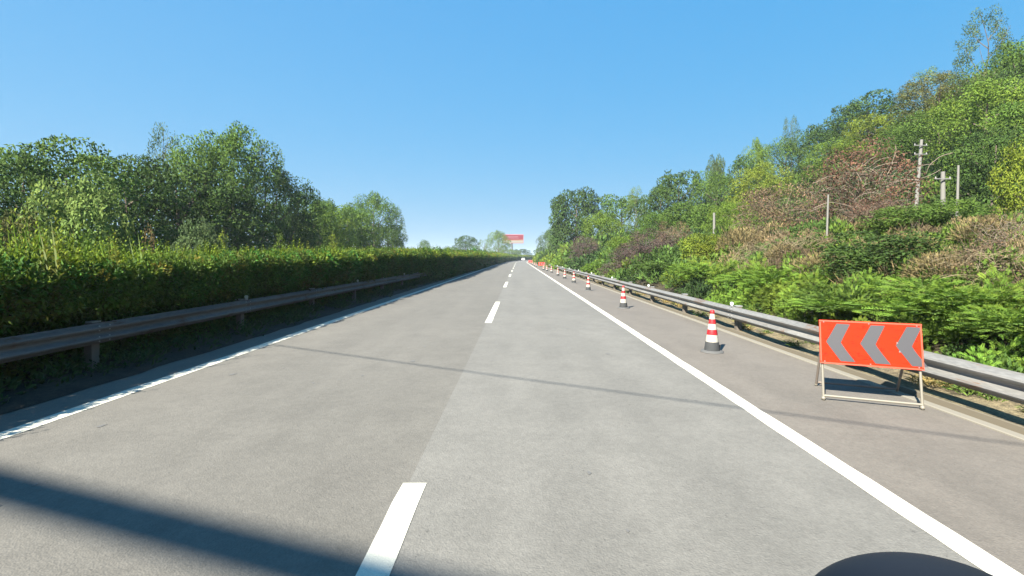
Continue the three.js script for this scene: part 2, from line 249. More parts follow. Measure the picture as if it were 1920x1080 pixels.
function guardrail(label, X, dir, top, posts, Zend, mat) {
  const o = thing('guardrail', label, 'guardrail');
  const f = [[0, 0], [0.012, -0.018], [0.07, -0.055], [0.083, -0.075], [0.07, -0.098], [0.01, -0.135], [0.002, -0.156], [0.01, -0.177], [0.07, -0.214], [0.083, -0.237], [0.07, -0.258], [0.012, -0.294], [0, -0.312]];
  const face = f.map(([u, y]) => [X + dir * u, top + y]), back = f.map(([u, y]) => [X + dir * (u - 0.006), top + y]).reverse();
  const bolts = [];
  const prof = dir < 0 ? [...face, ...back] : [...back, ...face];
  for (let i = 0; i < posts.length - 1 && posts[i] < Zend; i++) {
    const far = posts[i] > 70; part('rail_panel', sweep(prof, posts[i] - 0.12, posts[i + 1] + 0.12 - (i % 2 ? 0.002 : 0), 4).translate((i % 2) * dir * 0.004, (i % 2) * 0.002, 0), mat, o);
    const q = W(X - dir * 0.13, 0, posts[i]), p = part('post', [box(0.13, top + 0.02, 0.14, q.x, (top + 0.02) / 2 - 0.02, q.z, 0.015)], postMat, o);
    part('spacer', box(0.1, 0.2, 0.18, q.x + dir * 0.085, top - 0.155, q.z, 0.01), plateMat, o);
    if (!far) part('post_cap', box(0.15, 0.018, 0.16, q.x, top + 0.012, q.z, 0.005), plateMat, o);
    if (Math.abs(posts[i]) < 26) bolts.push(...[-0.045, -0.105, -0.205, -0.267].flatMap((y) => [-0.09, 0.09].map((dz) => new THREE.SphereGeometry(0.013, 8, 5).scale(0.6, 1, 1).translate(X + dir * 0.066, top + y, q.z + dz))));
    if (i % 2 === 0 && !far) { const b = part('reflector_bracket', box(0.05, 0.035, 0.06, X + dir * 0.02, top + 0.017, q.z, 0.008), plateMat, o); b.castShadow = true; const g = new THREE.CylinderGeometry(0.042, 0.042, 0.014, 14).rotateX(Math.PI / 2).translate(X + dir * 0.02, top + 0.07, q.z); part('reflector', g, reflMat, o); }
  }
  part('splice_bolts', bolts, plateMat, o, 'stuff');
  return o;
}
const rightPosts = [], leftPosts = []; for (let Z = -10.4; Z < 300; Z += 3.62) rightPosts.push(Z); for (let Z = -12.1; Z < 300; Z += 3.88) leftPosts.push(Z);
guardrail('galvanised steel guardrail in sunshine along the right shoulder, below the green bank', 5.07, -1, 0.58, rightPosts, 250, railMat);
guardrail('shaded steel guardrail in front of the dark clipped hedge on the left', -6.38, 1, 0.75, leftPosts, 34, shadedRailMat);

// ---------------------------------------------------------------- median hedge
const hedgeFront = (Z) => -6.5 + 0.08 * noise(Z * 0.8, 2) + 0.42 * smooth(31, 37, Z), hedgeH = (Z) => lerp(1.55, 1.92, smooth(4, 30, Z)) + 0.07 * noise(Z * 0.6, 8);
{
  const hedge = thing('hedge', 'long clipped median hedge with yellow-green shoots on top and dark shaded side', 'hedge');
  part('filler_core', sweep([[-8.1, 0.05], [-8.1, 1.35], [-7.8, 1.5], [-7.15, 1.5], [-7.0, 1.35], [-7.0, 0.05]], -8, 330, 3), std(lin(0.018, 0.02, 0.012), 1), hedge);  // solid dark block added inside the hedge to stop light passing through
  const r = rng(5), side = [], topL = [], shoots = [];
  const dense = (Z) => Z < 14 ? 0.17 : Z < 30 ? 0.24 : Z < 60 ? 0.36 : Z < 120 ? 0.6 : 1.0;
  for (let Z = -6; Z < 325;) {
    const st = dense(Z), sc = st * 2.3;
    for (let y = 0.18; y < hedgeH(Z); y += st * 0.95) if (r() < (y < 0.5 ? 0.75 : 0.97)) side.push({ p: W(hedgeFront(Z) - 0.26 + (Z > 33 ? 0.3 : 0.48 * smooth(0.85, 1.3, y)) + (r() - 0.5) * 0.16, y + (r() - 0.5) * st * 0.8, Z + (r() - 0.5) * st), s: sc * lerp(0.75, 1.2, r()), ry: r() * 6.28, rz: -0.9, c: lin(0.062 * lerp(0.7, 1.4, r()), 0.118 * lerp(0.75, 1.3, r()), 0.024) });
    for (let X = hedgeFront(Z) + 0.2; X > -8.35; X -= st * (Z > 60 ? 1.4 : 1.05)) {
      const yy = hedgeH(Z) - 0.1 + (r() - 0.5) * 0.16 + (hedgeFront(Z) - X) * 0.03, k = r();
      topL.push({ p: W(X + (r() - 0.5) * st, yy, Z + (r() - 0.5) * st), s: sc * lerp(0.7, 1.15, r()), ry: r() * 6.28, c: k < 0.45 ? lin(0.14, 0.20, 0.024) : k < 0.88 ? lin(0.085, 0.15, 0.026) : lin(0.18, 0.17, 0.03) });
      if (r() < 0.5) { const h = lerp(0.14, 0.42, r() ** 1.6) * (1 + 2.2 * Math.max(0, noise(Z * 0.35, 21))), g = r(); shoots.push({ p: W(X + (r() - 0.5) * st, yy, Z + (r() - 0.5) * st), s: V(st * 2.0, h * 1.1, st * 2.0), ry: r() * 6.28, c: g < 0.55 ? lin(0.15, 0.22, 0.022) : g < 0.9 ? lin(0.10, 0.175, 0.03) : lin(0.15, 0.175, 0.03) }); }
    }
    Z += st;
  }
  const m = leafMat(lin(1, 1, 1));
  const c1 = clumpGeo(11, 90, 0.2, 0.5, { hemi: false, up: 0.1, yellow: 0.12 }), c2 = clumpGeo(12, 80, 0.2, 0.42, { up: 0.5, yellow: 0.12 });
  const sh = (() => { const q = rng(13), L = new Leaves(); for (let s = 0; s < 4; s++) { const b = V((q() - 0.5) * 0.7, 0, (q() - 0.5) * 0.7), lean = V((q() - 0.5) * 0.4, 1, (q() - 0.5) * 0.4), hh = 0.6 + q() * 0.5; for (let k = 0; k < 13; k++) { const t = (k + 1) / 13, a = k * 2.4 + q(), p = b.clone().addScaledVector(lean, t * hh); L.leaf(p, V(Math.cos(a), 0.7, Math.sin(a)).normalize(), V(-Math.cos(a) * 0.6, 1, -Math.sin(a) * 0.6), 0.24 * lerp(1.1, 0.55, t), 0.1 * lerp(1.1, 0.7, t), tint(q, [1, 1, 1], 0.25, 0.2)); } L.leaf(b.clone(), lean.clone().normalize(), V(1, 0, 0), hh * 1.05, 0.012, [0.7, 0.8, 0.7]); } return L.build(); })();
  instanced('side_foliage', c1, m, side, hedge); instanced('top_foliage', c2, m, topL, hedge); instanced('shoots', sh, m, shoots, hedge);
  const wl = []; for (let Z = 3; Z < 60; Z += 0.14) if (r() < 0.6) wl.push({ p: W(-6.25 + (r() - 0.5) * 0.8, 0.05, Z), s: lerp(0.25, 0.6, r()), ry: r() * 6.28, c: lin(0.045, 0.085, 0.03) });
  tag(instanced('median_weeds', clumpGeo(14, 50, 0.22, 0.35, { up: 0.8 }), m, wl), 'dark low weeds growing under the left guardrail beside the road edge', 'weeds');
}

// ---------------------------------------------------------------- tree and shrub kinds
const bark = std(lin(0.12, 0.095, 0.07), 0.95), paleBark = std(lin(0.30, 0.26, 0.2), 0.9), dryBark = std(lin(0.19, 0.145, 0.10), 0.95), strawMat = std(lin(0.32, 0.26, 0.15), 0.9), pinkBark = std(lin(0.27, 0.215, 0.16), 0.9), greenStem = std(lin(0.07, 0.085, 0.03), 0.8), purpleBark = std(lin(0.13, 0.10, 0.095), 0.95);
const M = { dark: leafMat(lin(0.054, 0.104, 0.025)), mid: leafMat(lin(0.084, 0.155, 0.030)), fresh: leafMat(lin(0.12, 0.20, 0.030)), yellow: leafMat(lin(0.155, 0.215, 0.028)), pale: leafMat(lin(0.13, 0.205, 0.055)), blue: leafMat(lin(0.085, 0.138, 0.055)), fern: leafMat(lin(0.12, 0.225, 0.032)), dry: leafMat(lin(0.165, 0.125, 0.08), { roughness: 0.9 }), reddry: leafMat(lin(0.13, 0.08, 0.056), { roughness: 0.9 }), purple: leafMat(lin(0.10, 0.075, 0.07), { roughness: 0.9 }), olive: leafMat(lin(0.11, 0.125, 0.04)), rust: leafMat(lin(0.12, 0.10, 0.045)) };
const round = (t) => Math.sqrt(Math.max(0, 1 - (2 * t - 1) ** 2)), domed = (t) => t < 0.35 ? 0.75 + 0.25 * t / 0.35 : Math.sqrt(Math.max(0, 1 - ((t - 0.35) / 0.68) ** 2)), tall = (t) => 0.25 + 0.75 * Math.sin(Math.PI * clamp(t * 0.86 + 0.14, 0, 1)) * (1 - 0.35 * t), bushy = (t) => t < 0.5 ? 0.85 + 0.15 * t * 2 : Math.sqrt(Math.max(0, 1 - ((t - 0.5) / 0.53) ** 2)), cone = (t) => 1.02 - t * 0.9;
const G = {
  dense: [1, 2].map((s) => crownGeo(100 + s, { lobes: 24, leaves: 10500, len: 0.03, wid: 0.55, profile: domed, lobeR: [0.11, 0.2], flat: 0.5, lo: 0.05, shell: 0.84, spires: 4 })),
  loose: [1, 2].map((s) => crownGeo(200 + s, { lobes: 34, leaves: 14000, len: 0.025, profile: bushy, lobeR: [0.07, 0.17], dv: 0.3, lo: 0.03, shell: 0.72, flat: 0.85, spires: 9 })),
  airy: [1, 2].map((s) => crownGeo(300 + s, { lobes: 34, leaves: 4200, len: 0.025, profile: tall, lobeR: [0.06, 0.11], shell: 0.25, flat: 1.1, dv: 0.3, lo: 0.08 })),
  globe: [1].map((s) => crownGeo(400 + s, { lobes: 46, leaves: 14000, len: 0.034, wid: 0.6, profile: bushy, lobeR: [0.1, 0.15], flat: 0.6, lo: 0.04, shell: 0.84 })),
  layered: [1].map((s) => crownGeo(500 + s, { lobes: 26, leaves: 10500, len: 0.032, wid: 0.48, profile: domed, lobeR: [0.12, 0.22], flat: 0.34, shell: 0.86, droop: 0.35, lo: 0.1 })),
  fern: [1, 2, 3].map((s) => frondGeo(600 + s, { fronds: 1600, pairs: 6, frondLen: 0.11, leaflet: 0.023, wid: 0.5 })),
  bush: [1, 2].map((s) => crownGeo(700 + s, { lobes: 28, leaves: 9000, len: 0.04, profile: bushy, lobeR: [0.12, 0.2], lo: 0.02, shell: 0.75 })),
  sprig: [1].map((s) => crownGeo(800 + s, { lobes: 26, leaves: 1100, len: 0.05, wid: 0.35, profile: cone, lobeR: [0.05, 0.12], lo: 0.02, shell: 0.2, flat: 1 })),
};
const T = { tree: [1, 2].map((s) => trunkGeo(900 + s, 0.024, 8, 0.8)), thin: trunkGeo(910, 0.012, 9, 0.94), bush: trunkGeo(920, 0.018, 6, 0.6) };
const D = [1, 2, 3].map((s) => tangleGeo(950 + s, 260, 0.0024));
const strawG = clumpGeo(960, 1300, 0.11, 0.13, { up: 0.9, yellow: 0.2 }).translate(0, 0.3, 0).scale(1, 1.25, 1);
let plantCount = 0;
// a plant seen at px (photo column) with its top at py, standing X metres right of the road axis or at depth Z
function plant({ px, py, w, X, Z, base, kind, mat, trunk = 'tree', name = 'tree', label, cat = 'tree', group, depth = 1, sink = 0.1, barkMat = bark, crownLo = 0 }) {
  const k = plantCount++; if (Z === undefined) Z = X / ((px - VX) / F);
  const top = at(px, py, Z), xr = top.x - bend(Z), y0 = base !== undefined ? base : xr > 6 ? hillY(xr, Z) : 0, h = (top.y - y0 + sink) * (kind === 'loose' ? 0.94 : kind === 'dense' ? 0.98 : 1), wd = w * Z / F;
  const o = thing(name, label, cat, V(top.x, y0 - sink, -Z), k * 1.7, group);
  const c = part('crown', G[kind][k % G[kind].length], mat, o); c.scale.set(wd, h * (1 - crownLo), wd * depth); c.position.y = h * crownLo;
  if (trunk) { const t = part('trunk', trunk === 'tree' ? T.tree[k % 2] : T[trunk], barkMat, o); t.scale.set(Math.min(wd, h * 1.2), h, Math.min(wd, h * 1.2)); }
  return o;
}
// left: trees beyond the opposite carriageway
const leftTrees = [
  [-60, 285, 190, 17, 'dense', 'dark', 'dark dense tree cut off by the left edge of the photo'],
  [40, 278, 170, 20, 'dense', 'dark', 'dark rounded tree second from the left edge, behind the hedge'],
  [128, 258, 205, 23, 'layered', 'mid', 'layered tree with a raised pointed top left of the tall pale treetops'],
  [235, 284, 190, 27, 'layered', 'dark', 'dark flat-topped tree between the layered tree and the tall pale treetops'],
  [312, 228, 95, 36, 'airy', 'blue', 'tall airy blue-green tree, leftmost of the tall treetops on the left'],
  [385, 255, 150, 34, 'loose', 'mid', 'leafy green tree between the airy blue-green tree and the tallest yellow-green one'],
  [440, 232, 170, 37, 'loose', 'mid', 'tallest yellow-green tree on the left side of the road'],
  [330, 300, 210, 31, 'layered', 'dark', 'dark tree with horizontal foliage in front of the tall pale treetops'],
  [500, 262, 130, 40, 'airy', 'blue', 'tall thin tree on the right shoulder of the tall left group'],
  [520, 312, 150, 42, 'loose', 'dark', 'dark green tree on the falling right side of the tall left group'],
  [425, 345, 160, 33, 'dense', 'dark', 'dark tree standing low in front of the tallest yellow-green tree'],
  [567, 352, 120, 50, 'loose', 'mid', 'mid green tree sloping down right of the tall left group'],
  [600, 380, 110, 52, 'loose', 'fresh', 'light green tree low between the tall left group and the far left clump'],
  [622, 376, 100, 57, 'dense', 'mid', 'rounded green tree bridging the tall left group and the far left clump'],
  [672, 392, 90, 66, 'loose', 'mid', 'leafy tree just left of the pointed one in the far left clump'],
  [650, 384, 110, 62, 'dense', 'mid', 'rounded tree on the left of the far left clump'],
  [700, 360, 100, 72, 'loose', 'mid', 'pointed tree forming the peak of the far left clump above the hedge'],
  [742, 382, 46, 80, 'airy', 'blue', 'narrow tree on the right end of the far left clump'],
  [728, 418, 70, 76, 'dense', 'mid', 'low rounded tree at the right foot of the far left clump'],
  [548, 400, 90, 44, 'dense', 'dark', 'dark low tree right behind the hedge below the falling treetops'],
];
leftTrees.forEach(([px, py, w, Z, kind, mat, label]) => plant({ px, py, w: w * 1.08, Z, base: 0, kind, mat: M[mat], name: kind === 'airy' ? 'tall_thin_tree' : 'broadleaf_tree', trunk: kind === 'airy' ? 'thin' : 'tree', label, crownLo: kind === 'airy' ? 0.2 : 0.1 }));
plant({ px: 148, py: 333, w: 165, Z: 15.5, base: 0, kind: 'bush', mat: M.pale, trunk: 'bush', name: 'pale_bush', cat: 'bush', label: 'pale silvery green rounded bush behind the hedge at the far left' });
plant({ px: 15, py: 395, w: 120, Z: 13, base: 0, kind: 'bush', mat: M.olive, trunk: 'bush', name: 'olive_bush', cat: 'bush', label: 'olive bush at the left edge just above the hedge' });
plant({ px: 282, py: 412, w: 80, Z: 14.5, base: 0, kind: 'sprig', mat: M.rust, trunk: 'bush', name: 'rusty_shrub', cat: 'shrub', label: 'rusty brown young shrub behind the hedge right of the pale bush' });
plant({ px: 372, py: 410, w: 90, Z: 17, base: 0, kind: 'bush', mat: M.blue, trunk: 'bush', name: 'dull_green_shrub', cat: 'shrub', label: 'dull green shrub behind the hedge between the rusty shrub and the tall shoots' });
plant({ px: 415, py: 428, w: 60, Z: 12.6, base: 1.3, kind: 'sprig', mat: M.yellow, trunk: 'thin', barkMat: greenStem, name: 'tall_shoot', cat: 'shrub', label: 'spiky yellow-green shoot rising highest above the hedge on the left' });
plant({ px: 525, py: 430, w: 45, Z: 16.5, base: 1.3, kind: 'sprig', mat: M.fresh, trunk: 'thin', barkMat: greenStem, name: 'tall_shoot', cat: 'shrub', label: 'second green shoot rising above the hedge right of the spiky yellow one' });
plant({ px: 625, py: 432, w: 40, Z: 24, base: 1.4, kind: 'sprig', mat: M.yellow, trunk: 'thin', barkMat: greenStem, name: 'tall_shoot', cat: 'shrub', label: 'small yellow shoot on the hedge in front of the far left clump' });
// far trees beyond the bend
[[797, 448, 26, 150, 'loose', 'mid', 'tiny lone tree above the hedge right of the far left clump'], [873, 440, 56, 175, 'dense', 'dark', 'dark round tree in the distance left of the billboard'], [908, 446, 40, 215, 'airy', 'pale', 'pale airy tree in the distance between the dark round tree and the bright one'], [934, 432, 50, 235, 'loose', 'fresh', 'bright green distant tree touching the left end of the billboard'], [955, 466, 46, 290, 'loose', 'pale', 'pale low tree right below the billboard'], [976, 466, 44, 310, 'dense', 'dark', 'dark distant tree right of the billboard post'], [845, 462, 30, 180, 'bush', 'fresh', 'small fresh green bush far along the hedge']].forEach(([px, py, w, Z, kind, mat, label]) => plant({ px, py, w, Z, base: 0, kind, mat: M[mat], name: 'distant_tree', label, trunk: 'tree', crownLo: 0.05 }));

// right bank: trees and shrubs one can tell apart
const bankTrees = [
  // px, py, width, X, kind, material, label, depth
  [1080, 353, 92, 10.5, 'globe', 'dark', 'big dark globe-shaped tree nearest the road at the foot of the skyline on the right'],
  [1048, 415, 50, 9.5, 'loose', 'mid', 'green tree half hidden at the left foot of the globe-shaped tree'],
  [1028, 432, 40, 9, 'loose', 'blue', 'grey-green tree farthest along the right bank'],
  [1014, 462, 26, 9, 'dense', 'mid', 'small tree where the right bank meets the road in the distance'],
  [1165, 360, 110, 15, 'dense', 'mid', 'rounded tree right of the globe-shaped tree on the skyline'],
  [1192, 345, 50, 16, 'airy', 'pale', 'feathery pale treetop sticking out behind the rounded skyline tree'],
  [1272, 314, 110, 21, 'dense', 'dark', 'broad dark tree on the skyline midway up the right slope'],
  [1238, 345, 80, 18, 'dense', 'dark', 'dark tree on the skyline just left of the broad dark one'],
  [1342, 290, 36, 27, 'globe', 'blue', 'small blue-green round treetop alone on the skyline'],
  [1390, 295, 80, 30, 'dense', 'dark', 'dark tree on the skyline between the small round treetop and the bright green one'],
  [1420, 260, 55, 32, 'loose', 'fresh', 'bright green pointed tree on the skyline left of the tall umbrella tree'],
  [1345, 318, 110, 25, 'loose', 'mid', 'green tree below the small round treetop'],
  [1425, 305, 110, 28, 'loose', 'yellow', 'yellow-green tree below the bright pointed skyline tree'],
  [1484, 212, 44, 40, 'airy', 'blue', 'tall thin umbrella tree standing free on the skyline'],
  [1530, 235, 110, 38, 'loose', 'dark', 'dark tree on the skyline right of the umbrella tree'],
  [1475, 258, 100, 36, 'loose', 'mid', 'green tree at the foot of the tall umbrella tree'],
  [1630, 175, 130, 42, 'dense', 'dark', 'dark spreading tree on the upper skyline between the umbrella tree and the tall one'],
  [1585, 205, 90, 41, 'dense', 'dark', 'dark tree on the skyline left below the spreading one'],
  [1640, 215, 120, 38, 'loose', 'yellow', 'bright yellow-green tree on the upper slope below the dark spreading tree'],
  [1565, 262, 110, 36, 'loose', 'fresh', 'fresh green tree on the upper slope above the dry brown vines'],
  [1735, 125, 90, 42, 'airy', 'pale', 'pale airy treetop on the skyline left of the tallest one'],
  [1760, 135, 130, 40, 'loose', 'olive', 'olive green tree below the pale airy treetop'],
  [1845, 14, 110, 36, 'airy', 'blue', 'tallest thin-leaved tree rising above the skyline near the top right corner'],
  [1905, 72, 140, 34, 'loose', 'mid', 'leafy tree on the skyline at the right edge of the photo'],
  [1850, 150, 170, 30, 'loose', 'fresh', 'large bright leafy tree below the tallest tree'],
  [1760, 200, 150, 33, 'loose', 'mid', 'green tree on the upper slope above the utility poles'],
  [1690, 240, 110, 33, 'loose', 'mid', 'green tree on the upper slope left of the utility poles'],
  [1905, 195, 130, 26, 'dense', 'mid', 'broad-leaved tree hanging over the right edge of the photo'],
  [1865, 235, 150, 22, 'layered', 'dark', 'dark shady tree with a visible trunk right of the utility poles'],
  [1915, 265, 80, 18, 'bush', 'yellow', 'yellow-green leafy branch at the right edge above the pink dry vines'],
];
bankTrees.forEach(([px, py, w, X, kind, mat, label]) => plant({ px, py, w: w * 1.1, X, kind, mat: M[mat], name: kind === 'airy' ? 'tall_thin_tree' : kind === 'bush' ? 'leafy_shrub' : 'broadleaf_tree', trunk: kind === 'airy' ? 'thin' : kind === 'bush' ? 'bush' : 'tree', cat: kind === 'bush' ? 'shrub' : 'tree', label, sink: 0.3, crownLo: kind === 'airy' ? 0.25 : 0 }));
const bankShrubs = [
  // px, py, width px, X, kind, mat, name, label
  [1690, 386, 110, 12, 'bush', 'mid', 'leafy_shrub', 'green shrub below the tallest utility pole'],
  [1785, 374, 110, 13, 'bush', 'mid', 'leafy_shrub', 'green shrub in front of the short utility poles'],
  [1660, 436, 190, 8.8, 'bush', 'dark', 'leafy_shrub', 'dark glossy shrub above the arrow sign board'],
  [1820, 520, 230, 7.4, 'fern', 'fern', 'fern_bush', 'bright ferny bush behind the guardrail right of the arrow sign'],
  [1650, 548, 200, 7.3, 'fern', 'fern', 'fern_bush', 'bright ferny bush directly behind the arrow sign board'],
  [1945, 560, 200, 7.2, 'fern', 'fern', 'fern_bush', 'bright ferny bush at the right edge above the near guardrail'],
  [1490, 495, 130, 7.5, 'fern', 'fern', 'fern_bush', 'bright ferny bush above the guardrail left of the arrow sign'],
  [1400, 500, 120, 7.4, 'fern', 'fern', 'fern_bush', 'bright ferny bush above the guardrail behind the nearest traffic cone'],
  [1340, 488, 110, 7.6, 'fern', 'fern', 'fern_bush', 'bright ferny bush above the guardrail just left of the nearest traffic cone'],
  [1560, 530, 120, 7.0, 'fern', 'mid', 'fern_bush', 'darker ferny bush just left of the arrow sign board'],
  [1318, 440, 80, 9, 'bush', 'yellow', 'leafy_shrub', 'yellow-green round shrub below the pale concrete post'],
  [1250, 490, 90, 7.8, 'fern', 'mid', 'fern_bush', 'green ferny bush right of the dark purple thicket'],
  [1128, 488, 52, 7.0, 'fern', 'fern', 'fern_bush', 'bright low bush behind the guardrail between the brown shrubs and the purple thicket'],
  [1178, 440, 70, 9.2, 'bush', 'fresh', 'leafy_shrub', 'fresh green shrub above the bright low bush on the bank'],
  [1128, 398, 80, 11.5, 'loose', 'fresh', 'leafy_shrub', 'fresh green shrub right beside the globe-shaped tree'],
  [1235, 395, 80, 13, 'loose', 'mid', 'leafy_shrub', 'green shrub halfway up below the dark skyline trees'],
  [1290, 380, 90, 15, 'bush', 'mid', 'leafy_shrub', 'green shrub halfway up left of the pale concrete post'],
  [1375, 375, 90, 14, 'loose', 'fresh', 'leafy_shrub', 'green shrub right behind the pale concrete post'],
  [1060, 455, 44, 9, 'loose', 'olive', 'leafy_shrub', 'olive shrub at the foot of the globe-shaped tree'],
  [1042, 466, 30, 9, 'loose', 'fresh', 'leafy_shrub', 'yellow-green shrub above the distant cones'],
];
bankShrubs.forEach(([px, py, w, X, kind, mat, name, label]) => plant({ px, py, w: w * 1.15, X, kind, mat: M[mat], name, cat: name === 'fern_bush' ? 'bush' : 'shrub', trunk: 'bush', label, sink: 0.1 }));
// dry thickets and tangles of dead vine
function thicket(px, py, w, X, stemMat, leafM, leaves, label, v = 0, name = 'dry_vine_thicket', cat = 'dry vines') {
  const Z = X / ((px - VX) / F), top = at(px, py, Z), y0 = hillY(top.x - bend(Z), Z) - 0.15, h = top.y - y0, wd = w * Z / F, o = thing(name, label, cat, V(top.x, y0, -Z), v * 2.1);
  const s = part('stems', D[v % 3], stemMat, o); s.scale.set(wd, h * 1.05, wd);
  if (leafM) { const c = part('dry_leaves', crownGeo(1000 + v, { lobes: 26, leaves: leaves * 3, len: 0.027, profile: bushy, lobeR: [0.1, 0.2], lo: 0.02, shell: 0.2, droop: 0.6, dv: 0.45 }), leafM, o); c.scale.set(wd, h, wd); }
}
thicket(1625, 268, 190, 15, pinkBark, M.reddry, 2000, 'tall reddish brown dead vine thicket left of the utility poles', 0);
thicket(1640, 365, 110, 12.5, pinkBark, M.reddry, 1800, 'rust-coloured dry leaves hanging below the tall reddish thicket', 1);
thicket(1555, 300, 120, 14.5, dryBark, M.dry, 900, 'arching bare vine stems left of the tall reddish thicket', 2);
thicket(1450, 345, 150, 13, dryBark, M.dry, 2400, 'dark brown dead vine thicket right of the pale concrete post', 3);
thicket(1222, 428, 95, 8.4, purpleBark, M.purple, 3200, 'upper part of the dark purple-brown dead thicket below the greyish pink bush', 4);
thicket(1188, 455, 95, 7.6, purpleBark, M.purple, 3200, 'middle of the dark purple-brown dead thicket on the bank', 12);
thicket(1158, 492, 70, 6.9, purpleBark, M.purple, 2400, 'lowest dark purple-brown thicket leaning down to the guardrail', 13);
thicket(1262, 412, 80, 9.6, pinkBark, M.dry, 1600, 'greyish pink dry bush above the dark purple-brown thicket', 5);
thicket(1098, 440, 62, 7.4, purpleBark, M.purple, 2400, 'dark brown shrub below the globe-shaped tree beside the bright low bush', 6);
thicket(1072, 455, 52, 7.2, dryBark, M.rust, 2200, 'rust brown shrub behind the guardrail above the distant cones', 7);
thicket(1900, 385, 130, 10, pinkBark, M.dry, 500, 'pinkish dry vine heap at the right edge of the photo', 8);
thicket(1850, 445, 200, 8.8, strawMat, M.dry, 500, 'pale broken stalks above the bright ferny bush on the right', 9);
thicket(1500, 425, 140, 9.5, strawMat, M.dry, 700, 'straw-coloured stalks below the dark brown vine thicket', 10);
thicket(1415, 440, 110, 9.0, strawMat, null, 0, 'pale bare twisted stems above the bright ferny bushes', 11);
for (const [px, py, w, X, label] of [[1540, 470, 130, 8.6, 'tuft of tall dry yellow grass above the left corner of the arrow sign'], [1470, 455, 110, 9.0, 'tuft of dry yellow grass left of the thin white post'], [1760, 470, 140, 8.6, 'tuft of dry straw grass above the right half of the arrow sign'], [1700, 430, 110, 10, 'tuft of dry grass on the bank below the rust-coloured leaves'], [1850, 400, 110, 11, 'tuft of yellow grass beside the pinkish dry vine heap'], [1390, 425, 90, 10, 'tuft of dry straw at the foot of the brown vine thicket']]) {
  const Z = X / ((px - VX) / F), top = at(px, py, Z), y0 = hillY(top.x, Z) - 0.1, o = thing('dry_grass_tuft', label, 'dry grass', V(top.x, y0, -Z), px), b = part('blades', strawG, M.dryGrass ??= leafMat(lin(0.21, 0.185, 0.09), { roughness: 0.9 }), o); const wd = w * Z / F; { const hh = Math.max(top.y - y0, 0.6), ww = Math.min(wd, hh * 1.5); b.scale.set(ww, hh, ww); }
}

// undergrowth that covers the whole bank
{
  const r = rng(42), leafy = [], ferny = [], dry = [], stalks = [];
  for (let Z = 3.5; Z < 330;) {
    const st = clamp(Z * 0.035, 0.42, 2.6);
    for (let X = 6.2; X < Math.min(62, 1.12 * Z + 6);) {
      const sx = Math.max(st, X * 0.035), n = noise(X * 0.16, Z * 0.11, 2), n2 = noise(X * 0.45, Z * 0.4, 6), xx = X + (r() - 0.5) * sx, zz = Z + (r() - 0.5) * st, k = r();
      const y = xx < 6.8 ? 0.05 + Math.max(0, xx - 5.6) * 0.16 : hillY(xx, zz), near = xx < 7.0, s = Math.max(st, sx) * lerp(1.2, 2.1, r()) * (near ? (xx > 6.3 ? 0.8 : 0.55) : 1) * (xx > 12 && xx < 26 && zz < 32 ? 0.6 : 1), p = W(xx, y + s * 0.05, zz);
      if (!(near && r() < (xx > 6.3 ? 0.15 : 0.5))) {
        const c = n > 0.12 ? lin(0.095, 0.165, 0.03) : n < -0.22 ? lin(0.045, 0.09, 0.03) : lin(0.066, 0.128, 0.032), v = lerp(0.75, 1.3, r()); c.multiplyScalar(v);
        const dryZone = zz < 26 && xx > 7.5 && xx < 13.5 && n2 > -0.22;
        if (dryZone && k < 0.62) (r() < 0.25 ? stalks : dry).push({ p, s: V(s * 0.8, s * 1.15, s * 0.8), ry: r() * 6.28, c: k < 0.4 ? lin(0.245, 0.205, 0.11).multiplyScalar(v) : lin(0.15, 0.12, 0.08).multiplyScalar(v) });
        else if (xx < 7.8 && k < (zz > 22 ? 0.3 : 0.55) && n > (zz > 22 ? 0.1 : -0.25)) ferny.push({ p, s: s * 1.05, ry: r() * 6.28, c: lin(0.112 + 0.04 * (n2 + 0.2), 0.205, 0.032).multiplyScalar(v) });
        else leafy.push({ p, s: V(s, s * lerp(0.8, 1.5, r()), s), ry: r() * 6.28, c });
      }
      X += sx;
    }
    Z += st;
  }
  const m = leafMat(lin(1, 1, 1));
  tag(instanced('undergrowth', clumpGeo(21, 260, 0.12, 0.5, { dv: 0.4 }), m, leafy), 'dense green undergrowth covering the bank behind the right guardrail', 'undergrowth');
  tag(instanced('fern_undergrowth', frondGeo(22, { fronds: 420, pairs: 6, frondLen: 0.16, leaflet: 0.034, wid: 0.5 }).translate(0, -0.15, 0), m, ferny), 'bright ferny undergrowth along the foot of the right bank', 'undergrowth');
  tag(instanced('dry_undergrowth', clumpGeo(23, 420, 0.1, 0.2, { up: 0.7, dv: 0.5, yellow: 0.2 }), m, dry), 'straw and brown dead growth across the middle of the right bank', 'dry growth');
  tag(instanced('dry_stalks', bladesGeo(25, 70, 0.7, 0.008, [1, 1, 1], 0.7), m, stalks), 'upright dry stalks standing in the dead growth on the right bank', 'dry grass');
  const tw = []; for (let Z = 3.2; Z < 60; Z += clamp(Z * 0.02, 0.12, 1)) if (r() < 0.6) { const X = 5.25 + r() * 0.9; tw.push({ p: W(X, 0.03, Z), s: lerp(0.15, 0.42, r()), ry: r() * 6.28, c: r() < 0.55 ? lin(0.10, 0.17, 0.035) : lin(0.30, 0.25, 0.10) }); }
  tag(instanced('verge_weeds', bladesGeo(24, 46, 0.7, 0.05, [1, 1, 1], 1.1), m, tw), 'small weeds and dry blades on the sandy verge under the right guardrail', 'weeds');
}

